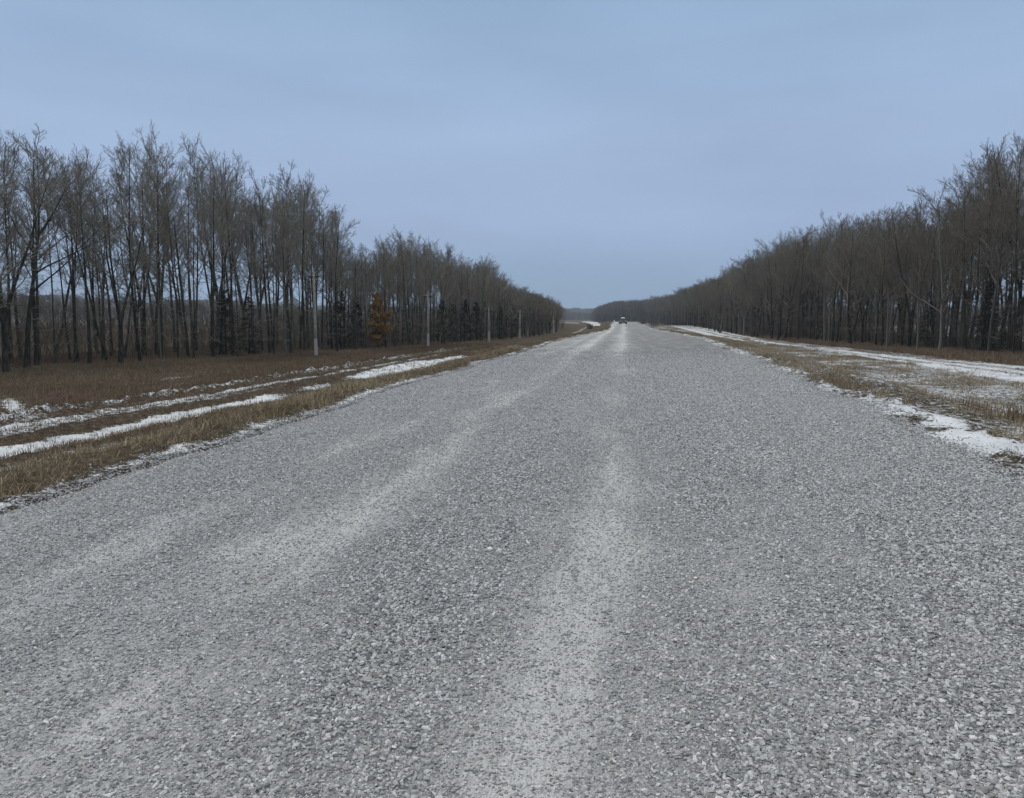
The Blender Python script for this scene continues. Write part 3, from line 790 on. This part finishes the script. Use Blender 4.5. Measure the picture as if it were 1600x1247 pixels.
# ------------------------------------------------------------------ undergrowth inside the belts
def brush():
    rg = np.random.default_rng(5); G1 = []
    pts = []
    for side, fx, y0, y1, dep, n in (('L', lbx, 22, 200, 34, 4200), ('R', rbx, 45, 200, 22, 3200)):
        Y = y0 + (y1 - y0) * rg.random(n) ** 1.2; o = rg.uniform(1.0, dep, n); X = fx(Y) - o if side == 'L' else fx(Y) + o
        pts.append(np.stack([X, Y, G(X, Y) - .05], -1))
    B = np.concatenate(pts); n = len(B)
    d = nrm(np.stack([rg.normal(0, .3, n), rg.normal(0, .3, n), np.ones(n)], -1)); h = rg.uniform(1.2, 4.5, n)[:, None]
    st = np.stack([B, B + d * h * .5, B + d * h], 1); rad = np.stack([h[:, 0] * .007, h[:, 0] * .005, h[:, 0] * .002], -1)
    a, b = spawn(rg, st, rad, 5, .05, .95, (20, 60), lambda t, pl: pl * .45 + 0 * t, 3, .3, .6, .006, .1)
    c, e = spawn(rg, a, b, 4, .1, 1, (20, 60), lambda t, pl: pl * .5 + 0 * t, 2, .2, .7, .0055, .1)
    return tubes([(st, rad, 3), (a, b, 3), (c, e, 3)])
v, f = brush()
tag(mesh_obj("undergrowth", v, f, M_twigR), "tangle of leafless brown saplings among the tree trunks", "undergrowth", kind='stuff')

# ------------------------------------------------------------------ spruces and the rusty-leaved tree
def needle_material():
    m, t, b = mat("dark_needles", .85, .15)
    P = N(t, 'ShaderNodeTexCoord').outputs['Object']; n = noise(t, P, 2.5, 4)
    c = ramp_(t, n, [(.3, (.010, .014, .009)), (.6, (.028, .036, .022)), (.8, (.05, .052, .03))]); t.links.new(c, b.inputs['Base Color']); return m
def rust_material():
    m, t, b = mat("rusty_dead_leaves", .85, .1)
    P = N(t, 'ShaderNodeTexCoord').outputs['Object']; n = noise(t, P, 1.6, 5, .7)
    c = ramp_(t, n, [(.28, (.08, .056, .03)), (.45, (.23, .145, .055)), (.62, (.42, .265, .09)), (.8, (.30, .21, .10))]); t.links.new(c, b.inputs['Base Color']); return m
M_needle = needle_material(); M_rust = rust_material()
def blades(base, d, L, w, rg):
    n = len(base); rv = rg.normal(size=(n, 3)); s = nrm(np.cross(d, rv)) * w[:, None]
    v = np.stack([base - s, base + s, base + d * L[:, None]], 1).reshape(-1, 3); i = np.arange(n)[:, None] * 3
    return v, np.concatenate([i, i + 1, i + 2], 1)
def make_spruce(seed, H=7.0):
    rg = np.random.default_rng(seed); tp = trunk_path(rg, H, 8, .01, .004, .10, rtip=.1)
    k = 90; t = np.sort(rg.uniform(.06, .985, k)); z = t * H; az = rg.uniform(0, 6.28, k)
    L = (1 - t) ** .8 * H * .24 * rg.uniform(.6, 1.15, k) + .15
    bx = np.interp(z, tp[0][0, :, 2], tp[0][0, :, 0]); by = np.interp(z, tp[0][0, :, 2], tp[0][0, :, 1])
    m = 4; u = np.linspace(0, 1, m)
    pts = np.stack([bx[:, None] + np.cos(az)[:, None] * L[:, None] * u, by[:, None] + np.sin(az)[:, None] * L[:, None] * u,
                    z[:, None] + L[:, None] * (-.30 * u + .18 * u * u)], -1)
    rad = np.maximum(.02 * (1 - u) + .006, .006)[None] * np.ones((k, 1))
    tv, tf = tubes([(tp[0], tp[1], 6), (pts, rad, 3)])
    a, b = spawn(rg, pts, rad, 9, .12, 1, (30, 65), lambda t, pl: pl * .42 + .08 + 0 * t, 3, -.12, .6, .004, .05)
    # needles as many small tapering blades along the side twigs
    q = 16; uu_ = rg.random((len(a), q)) * 1.9; i = np.minimum(uu_.astype(int), 1); fr = (uu_ - i)[..., None]; ar = np.arange(len(a))[:, None]
    base = a[ar, i] * (1 - fr) + a[ar, i + 1] * fr; d = nrm(a[ar, i + 1] - a[ar, i]) * .7 + rg.normal(0, .45, base.shape); d = nrm(d).reshape(-1, 3); base = base.reshape(-1, 3)
    nv, nf = blades(base, d, rg.uniform(.07, .17, len(base)), rg.uniform(.010, .02, len(base)), rg)
    return (tv, tf), (nv, nf)
SPR = [make_spruce(s) for s in (1, 2, 3)]
SM = []
for (a, b) in SPR:
    o1 = mesh_obj("trunk", a[0], a[1], M_barkR); o2 = mesh_obj("crown", b[0], b[1], M_needle)
    SM.append((o1.data, o2.data)); bpy.data.objects.remove(o1); bpy.data.objects.remove(o2)
def spruce(px, off, ytop, var, label, side='L', wd=1.0):
    if side == 'L': X, Y = on_belt(px, off)
    else:
        for Y in np.linspace(450, 40, 4000):
            X = float(rbx(Y)) + off; p, _, f = project(X, Y, 0.0)
            if p >= px: break
    p, _, f = project(X, Y, 0.0); z0 = float(G(X, Y)) - .05
    H = EYE + (500 - ytop) / FPX * f - z0
    t = empty("spruce", (X, Y, z0), rng.uniform(0, 6.28)); s = H / 7.0; t.scale = (s * wd, s * wd, s)
    for m_, nm in zip(SM[var], ("trunk", "crown")):
        o = bpy.data.objects.new(nm, m_); COL.objects.link(o); o.parent = t
    tag(t, label, "spruce", "dark spruces in the belts")
spruce(352, 1.5, 452, 0, "dark spruce low among bare poplars, leftmost of the belt's spruces")
spruce(388, 2.0, 462, 1, "second dark spruce from the left, close beside the leftmost one")
spruce(532, 1.0, 452, 2, "dark narrow spruce just right of the nearest utility pole", wd=.9)
spruce(556, 3.0, 462, 0, "dark spruce left of the rusty-leaved tree")
for j, (px, yt) in enumerate([(690, 470), (708, 474), (726, 466), (744, 472), (780, 478), (800, 474)]):
    spruce(px, .5 + j % 2, yt, j % 3, ["dark spruce just right of the second utility pole", "small dark spruce second in the row after the second utility pole", "tallest dark spruce between the second and third poles",
           "dark spruce just left of the third utility pole", "dark spruce just right of the third utility pole", "dark spruce left of the fourth utility pole"][j])
spruce(1540, 1.0, 440, 1, "dark young spruce at the foot of the right belt near the photo's right border", 'R')
spruce(1448, 2.0, 470, 2, "small dark spruce inside the right belt, left of the border spruce", 'R')

def rusty_tree():
    X, Y = on_belt(590, .6); p, _, f = project(X, Y, 0.0); z0 = float(G(X, Y)); H = EYE + (500 - 455) / FPX * f - z0
    rg = np.random.default_rng(77); tp = trunk_path(rg, H * .96, 8, .02, .02, .09)
    P1, R1 = spawn(rg, *tp, 46, .08, 1, (50, 85), lambda t, pl: pl * .34 * (1.12 - t), 5, .2, .5, .012)
    P2, R2 = spawn(rg, P1, R1, 7, .15, 1, (25, 60), lambda t, pl: pl * .45 + 0 * t, 3, .1, .6, .006)
    t = empty("rusty_leaved_tree", (X, Y, z0 - .05))
    tv, tf = tubes([(*tp, 7), (P1, R1, 4), (P2, R2, 3)]); mesh_obj("trunk", tv, tf, M_barkR, t)
    q = 90; u = rg.random((len(P2), q)) * 1.95; i = np.minimum(u.astype(int), 1); fr = (u - i)[..., None]; ar = np.arange(len(P2))[:, None]
    base = (P2[ar, i] * (1 - fr) + P2[ar, i + 1] * fr + rg.normal(0, .07, (len(P2), q, 3))).reshape(-1, 3)
    base = base[rg.random(len(base)) < (.35 + .65 * ss(.1 * H, .6 * H, base[:, 2]))]
    d = nrm(rg.normal(0, 1, base.shape) + np.array([0, 0, -.4]))
    nv, nf = blades(base, d, rg.uniform(.08, .15, len(base)), rg.uniform(.03, .05, len(base)), rg); mesh_obj("crown", nv, nf, M_rust, t)
    tag(t, "small tree holding rusty orange dead leaves at the edge of the left belt", "tree")
rusty_tree()

# ------------------------------------------------------------------ simple solid builder
def box(c, s, bev=0.0):
    c = np.array(c, float); s = np.array(s, float) / 2
    v = np.array([(x, y, z) for x in (-1, 1) for y in (-1, 1) for z in (-1, 1)], float) * s + c
    f = [(0, 1, 3, 2), (4, 6, 7, 5), (0, 4, 5, 1), (2, 3, 7, 6), (0, 2, 6, 4), (1, 5, 7, 3)]
    return v, f
def lathe(prof, n=16, c=(0, 0, 0), axis_='z'):
    V, F = [], []
    for r, h in prof:
        for k in range(n):
            a = 2 * math.pi * k / n; p = (r * math.cos(a), r * math.sin(a), h)
            if axis_ == 'x': p = (h, p[0], p[1])
            V.append((p[0] + c[0], p[1] + c[1], p[2] + c[2]))
    for i in range(len(prof) - 1):
        for k in range(n): F.append((i * n + k, i * n + (k + 1) % n, (i + 1) * n + (k + 1) % n, (i + 1) * n + k))
    F.append(tuple(range(n - 1, -1, -1))); F.append(tuple((len(prof) - 1) * n + k for k in range(n)))
    return np.array(V, float), F
def join_(*sets):
    V, F, off = [], [], 0
    for v, f in sets:
        V.append(np.asarray(v)); F += [tuple(i + off for i in q) for q in f]; off += len(v)
    return np.concatenate(V), F
def solid(name, vf, m, parent=None, bev=0.0, smooth=False):
    o = mesh_obj(name, vf[0], vf[1], m, parent, smooth)
    if bev:
        b = o.modifiers.new("bevel", 'BEVEL'); b.width = bev; b.segments = 2; b.limit_method = 'ANGLE'
    return o
def plain(name, col, rough=.6, spec=.3, var=.15, scale=8, metal=0.0):
    m, t, b = mat(name, rough, spec); P = N(t, 'ShaderNodeTexCoord').outputs['Object']; n = noise(t, P, scale, 5, .6)
    c = mix(t, mapr(t, n, .3, .7), tuple(x * (1 - var) for x in col), tuple(min(1, x * (1 + var)) for x in col)); t.links.new(c, b.inputs['Base Color'])
    b.inputs['Metallic'].default_value = metal; return m
M_wood = plain("weathered_pole_wood", (.29, .28, .255), .9, .1, .3, 5); M_conc = plain("pale_concrete", (.37, .365, .35), .9, .1, .2)
M_iron = plain("rusty_iron", (.05, .045, .04), .8); M_ins = plain("insulator_glaze", (.35, .38, .36), .3, .5)

# ------------------------------------------------------------------ utility poles
def utility_pole(px, py, ytop, label, nudge=0):
    X, Y = ground_at(px, py); z0 = float(G(X, Y)); _, _, f = project(X, Y, 0.0); H = EYE + (500 - ytop) / FPX * f - z0
    t = empty("utility_pole", (X, Y, z0 - .1), rng.normal(0, .1)); t.rotation_euler = (R(rng.normal(0, .5)), R(rng.normal(0, .7)), 0)
    H += .1
    solid("shaft", lathe([(.12, 1.1), (.115, 2.5), (.10, H * .6), (.08, H - .05), (.05, H)], 12), M_wood, t, smooth=True)
    solid("concrete_stub", lathe([(.15, 0), (.145, 1.0), (.135, 1.42), (.12, 1.5)], 8), M_conc, t)
    a = solid("crossarm", box((0, 0, H - .42), (.95, .09, .10)), M_iron, t, .01)
    for x in (-.4, 0.0, .4):
        zc = H - .37 if x else H
        solid("insulator", lathe([(.015, zc), (.015, zc + .07), (.05, zc + .08), (.055, zc + .13), (.03, zc + .19), (.012, zc + .2)], 10, (x, 0, 0)), M_ins, t, smooth=True)
    tag(t, label, "utility pole", "utility poles along the left meadow")
POLES = [(494, 557, 425, "nearest utility pole with a pale foot, tallest in the row on the left meadow"),
         (669, 541, 458, "second utility pole of the row, just right of the rusty-leaved tree"),
         (764, 534, 481, "third utility pole of the row, in front of the dark spruces"),
         (812, 528, 485, "fourth utility pole of the row, close left of the fifth one"),
         (825, 526, 486, "fifth utility pole of the row, close right of the fourth one"),
         (865, 521, 495, "farthest utility pole of the row, near the end of the left belt")]
for p in POLES: utility_pole(*p)

# ------------------------------------------------------------------ car ahead on the road
M_paint = plain("black_car_paint", (.010, .010, .012), .45, .3, .1); M_glass = plain("car_glass", (.014, .016, .018), .45, .3, .05)
M_tyre = plain("tyre_rubber", (.015, .015, .015), .9); M_rim = plain("grey_rim", (.3, .3, .3), .4, .5, .1, 8, .6)
M_lamp = plain("lamp_lens", (.7, .7, .68), .15, .5, .05); M_snow = plain("settled_snow", (.80, .83, .86), .95, .1, .06, 12)
M_plate = plain("plate_white", (.6, .6, .6), .6)
def car(X, Y):
    z0 = float(road_z(np.array([X]), np.array([Y]))[0]); t = empty("parked_car", (X, Y, z0), R(2))
    # side profile (y forward = towards camera is -y), extruded in x with tumblehome
    prof = [(-2.08, .2), (-2.15, .55), (-2.05, .72), (-1.2, .86), (-.95, .90), (.95, .93), (1.75, .92), (2.05, .80), (2.12, .55), (2.03, .2)]
    V, F = [], []
    for x, k in ((-.86, .97), (-.80, 1.0), (.80, 1.0), (.86, .97)):
        for (y, z) in prof: V.append((x, y * k, z if abs(x) < .85 else .34 + (z - .34) * .93))
    n = len(prof)
    for s in range(3):
        for k in range(n): F.append((s * n + k, (s + 1) * n + k, (s + 1) * n + (k + 1) % n, s * n + (k + 1) % n))
    F.append(tuple(range(n))); F.append(tuple(3 * n + k for k in range(n - 1, -1, -1)))
    solid("body", (np.array(V), F), M_paint, t, .03)
    cb = [(-1.15, .88, .74), (-.45, 1.38, .56), (.75, 1.40, .56), (1.55, .91, .72)]
    V = [(s * w, y, z) for s in (-1, 1) for (y, z, w) in cb]
    solid("cabin", (np.array(V, float), [(0, 1, 2, 3), (7, 6, 5, 4), (1, 5, 6, 2), (0, 3, 7, 4), (0, 4, 5, 1), (3, 2, 6, 7)]), M_paint, t, .02)
    def panel(a, b, w1, w2, off):
        (y0, z0_), (y1, z1_) = a, b; d = np.array([y1 - y0, z1_ - z0_]); nn = np.array([-d[1], d[0]]) / np.linalg.norm(d) * off
        v = [(-w1, y0, z0_), (w1, y0, z0_), (w2, y1, z1_), (-w2, y1, z1_)]
        v2 = [(x, y + nn[0], z + nn[1]) for x, y, z in v]
        return np.array(v + v2), [(0, 1, 2, 3), (4, 7, 6, 5), (0, 4, 5, 1), (1, 5, 6, 2), (2, 6, 7, 3), (3, 7, 4, 0)]
    solid("windscreen", panel((-1.06, .945), (-.52, 1.33), .64, .50, .02), M_glass, t)
    solid("rear_window", panel((.82, 1.36), (1.45, .975), .50, .62, .02), M_glass, t)
    for s in (-1, 1):
        v = np.array([(s * .73, -.9, .95), (s * .735, 1.2, .97), (s * .585, .68, 1.34), (s * .585, -.4, 1.32)]); v2 = v + np.array([s * .02, 0, .005])
        solid("side_window", (np.concatenate([v, v2]), [(0, 1, 2, 3), (4, 7, 6, 5), (0, 4, 5, 1), (1, 5, 6, 2), (2, 6, 7, 3), (3, 7, 4, 0)]), M_glass, t)
        solid("headlight", box((s * .60, -2.1, .64), (.32, .12, .14)), M_lamp, t, .03)
        solid("mirror", box((s * .90, -.75, .98), (.16, .10, .12)), M_paint, t, .03)
        for y in (-1.3, 1.3):
            w = solid("wheel", lathe([(.31, -.1), (.33, -.07), (.33, .07), (.31, .1)], 18, (s * .78, y, .33), 'x'), M_tyre, t)
            solid("rim", lathe([(.19, -.108), (.2, .108)], 14, (s * .78, y, .33), 'x'), M_rim, w)
    solid("grille", box((0, -2.13, .55), (.7, .06, .14)), M_iron, t, .01)
    solid("number_plate", box((0, -2.17, .42), (.5, .02, .11)), M_plate, t)
    gx = np.linspace(-.46, .46, 12); gy = np.linspace(-.42, .72, 12); GX, GY = np.meshgrid(gx, gy)
    ed = np.clip(np.minimum(.46 - np.abs(GX), np.minimum(GY + .42, .72 - GY)) / .12, 0, 1)
    Z = 1.395 + .16 * ss(0, 1, ed) + .03 * (fbm(GX * 4, GY * 4, 3) - .5); i = np.arange(144).reshape(12, 12)
    f = np.stack([i[:-1, :-1], i[:-1, 1:], i[1:, 1:], i[1:, :-1]], -1).reshape(-1, 4)
    mesh_obj("snow_cap", np.stack([GX, GY, Z], -1).reshape(-1, 3), f, M_snow, t, True)
    tag(t, "small dark car with a white top, far ahead in the middle of the road", "car")
car(-.25, 186)

# ------------------------------------------------------------------ marker post beside the car
def marker(px, d, h, label):
    dd = ray(px, 500); k = d / dd[1]; X, Y = dd[0] * k, d; z = float(G(X, Y))
    t = empty("marker_post", (X, Y, z - .1))
    solid("post", box((0, 0, .1 + h / 2), (.30, .14, h + .1)), plain("white_post_paint", (.75, .76, .78), .5), t, .02)
    solid("cap", box((0, 0, .1 + h + .05), (.34, .18, .06)), M_conc, t, .01)
    tag(t, label, "marker post")
marker(960, 195, 1.0, "small white roadside marker post left of the distant car")

# ------------------------------------------------------------------ low bushes by the far road
def bush(px, d, h, wd, label):
    dd = ray(px, 500); k = d / dd[1]; X, Y = float(dd[0] * k), d; z = float(G(X, Y))
    rg = np.random.default_rng(int(px)); n = 34
    B = np.stack([rg.normal(0, wd * .25, n), rg.normal(0, wd * .25, n), np.zeros(n)], -1); dr = nrm(np.stack([rg.normal(0, .4, n), rg.normal(0, .4, n), np.ones(n)], -1))
    hh = rg.uniform(.5, 1, n)[:, None] * h; st = np.stack([B, B + dr * hh * .5, B + dr * hh], 1); rad = np.tile([.02, .014, .008], (n, 1))
    a, b = spawn(rg, st, rad, 6, .1, 1, (20, 55), lambda t, pl: pl * .4 + 0 * t, 3, .2, .7, .01); c, e = spawn(rg, a, b, 4, .1, 1, (20, 55), lambda t, pl: pl * .5 + 0 * t, 2, .2, .8, .009)
    t = empty("bush", (X, Y, z - .05)); v, f = tubes([(st, rad, 4)]); mesh_obj("stems", v, f, M_barkR, t)
    v, f = tubes([(a, b, 3), (c, e, 3)]); mesh_obj("twigs", v, f, M_twigR, t)
    tag(t, label, "bush", "bare bushes by the far end of the road")
bush(922, 178, 1.3, 1.0, "leafless dark bush below the pale side road, left of the marker post")
bush(1004, 185, 1.9, 2.0, "leafless dark bush right of the distant car")
bush(1022, 160, 1.2, 2.4, "low dark bush on the right verge, farther right of the distant car")

# ------------------------------------------------------------------ distant wooded hills
def hills():
    az = np.linspace(R(-75), R(60), 900); rr = np.array([1130, 1200, 1270, 1340, 1420, 1500])
    A, Q = np.meshgrid(az, rr); X = np.sin(A) * Q; Y = np.cos(A) * Q
    top = 40 + 46 * fbm(A * 5, A * 0, 201, 4) * np.interp(A, [R(-75), R(-30), R(-12), R(60)], [1.6, 1.3, .5, .5])
    Z = np.interp(Q, [1130, 1200, 1270, 1340, 1420, 1500], [-6, .30, .62, .85, 1.0, .9])
    Z = np.where(Q <= 1130, -25, top * Z * .45) + (fbm(X * .06, Y * .06, 205, 4) - .5) * 12
    i = np.arange(A.size).reshape(A.shape); f = np.stack([i[:-1, :-1], i[1:, :-1], i[1:, 1:], i[:-1, 1:]], -1).reshape(-1, 4)
    m, t, b = mat("wooded_hillside", .95, .05); P = N(t, 'ShaderNodeNewGeometry').outputs['Position']; n = noise(t, P, .02, 6, .65)
    c = ramp_(t, n, [(.35, (.025, .026, .024)), (.62, (.06, .058, .052))]); t.links.new(c, b.inputs['Base Color'])
    tag(mesh_obj("hills", np.stack([X, Y, Z], -1).reshape(-1, 3), f, m, smooth=True), kind='structure')
hills()

# ------------------------------------------------------------------ haze
def haze():
    v, f = box((0, 850, 0), (3300, 1900, 100)); v[:, 2] = np.where(v[:, 2] > 0, 62, -32)
    m = bpy.data.materials.new("thin_blue_haze"); m.use_nodes = True; t = m.node_tree; t.nodes.clear()
    o = N(t, 'ShaderNodeOutputMaterial'); p = N(t, 'ShaderNodeVolumePrincipled'); p.inputs['Density'].default_value = .00028
    p.inputs['Color'].default_value = (.72, .84, 1.0, 1); t.links.new(p.outputs[0], o.inputs['Volume'])
    tag(mesh_obj("haze", v, [tuple(q) for q in f], m), "thin bluish air haze fading the far woods", "haze", kind='stuff')
haze()
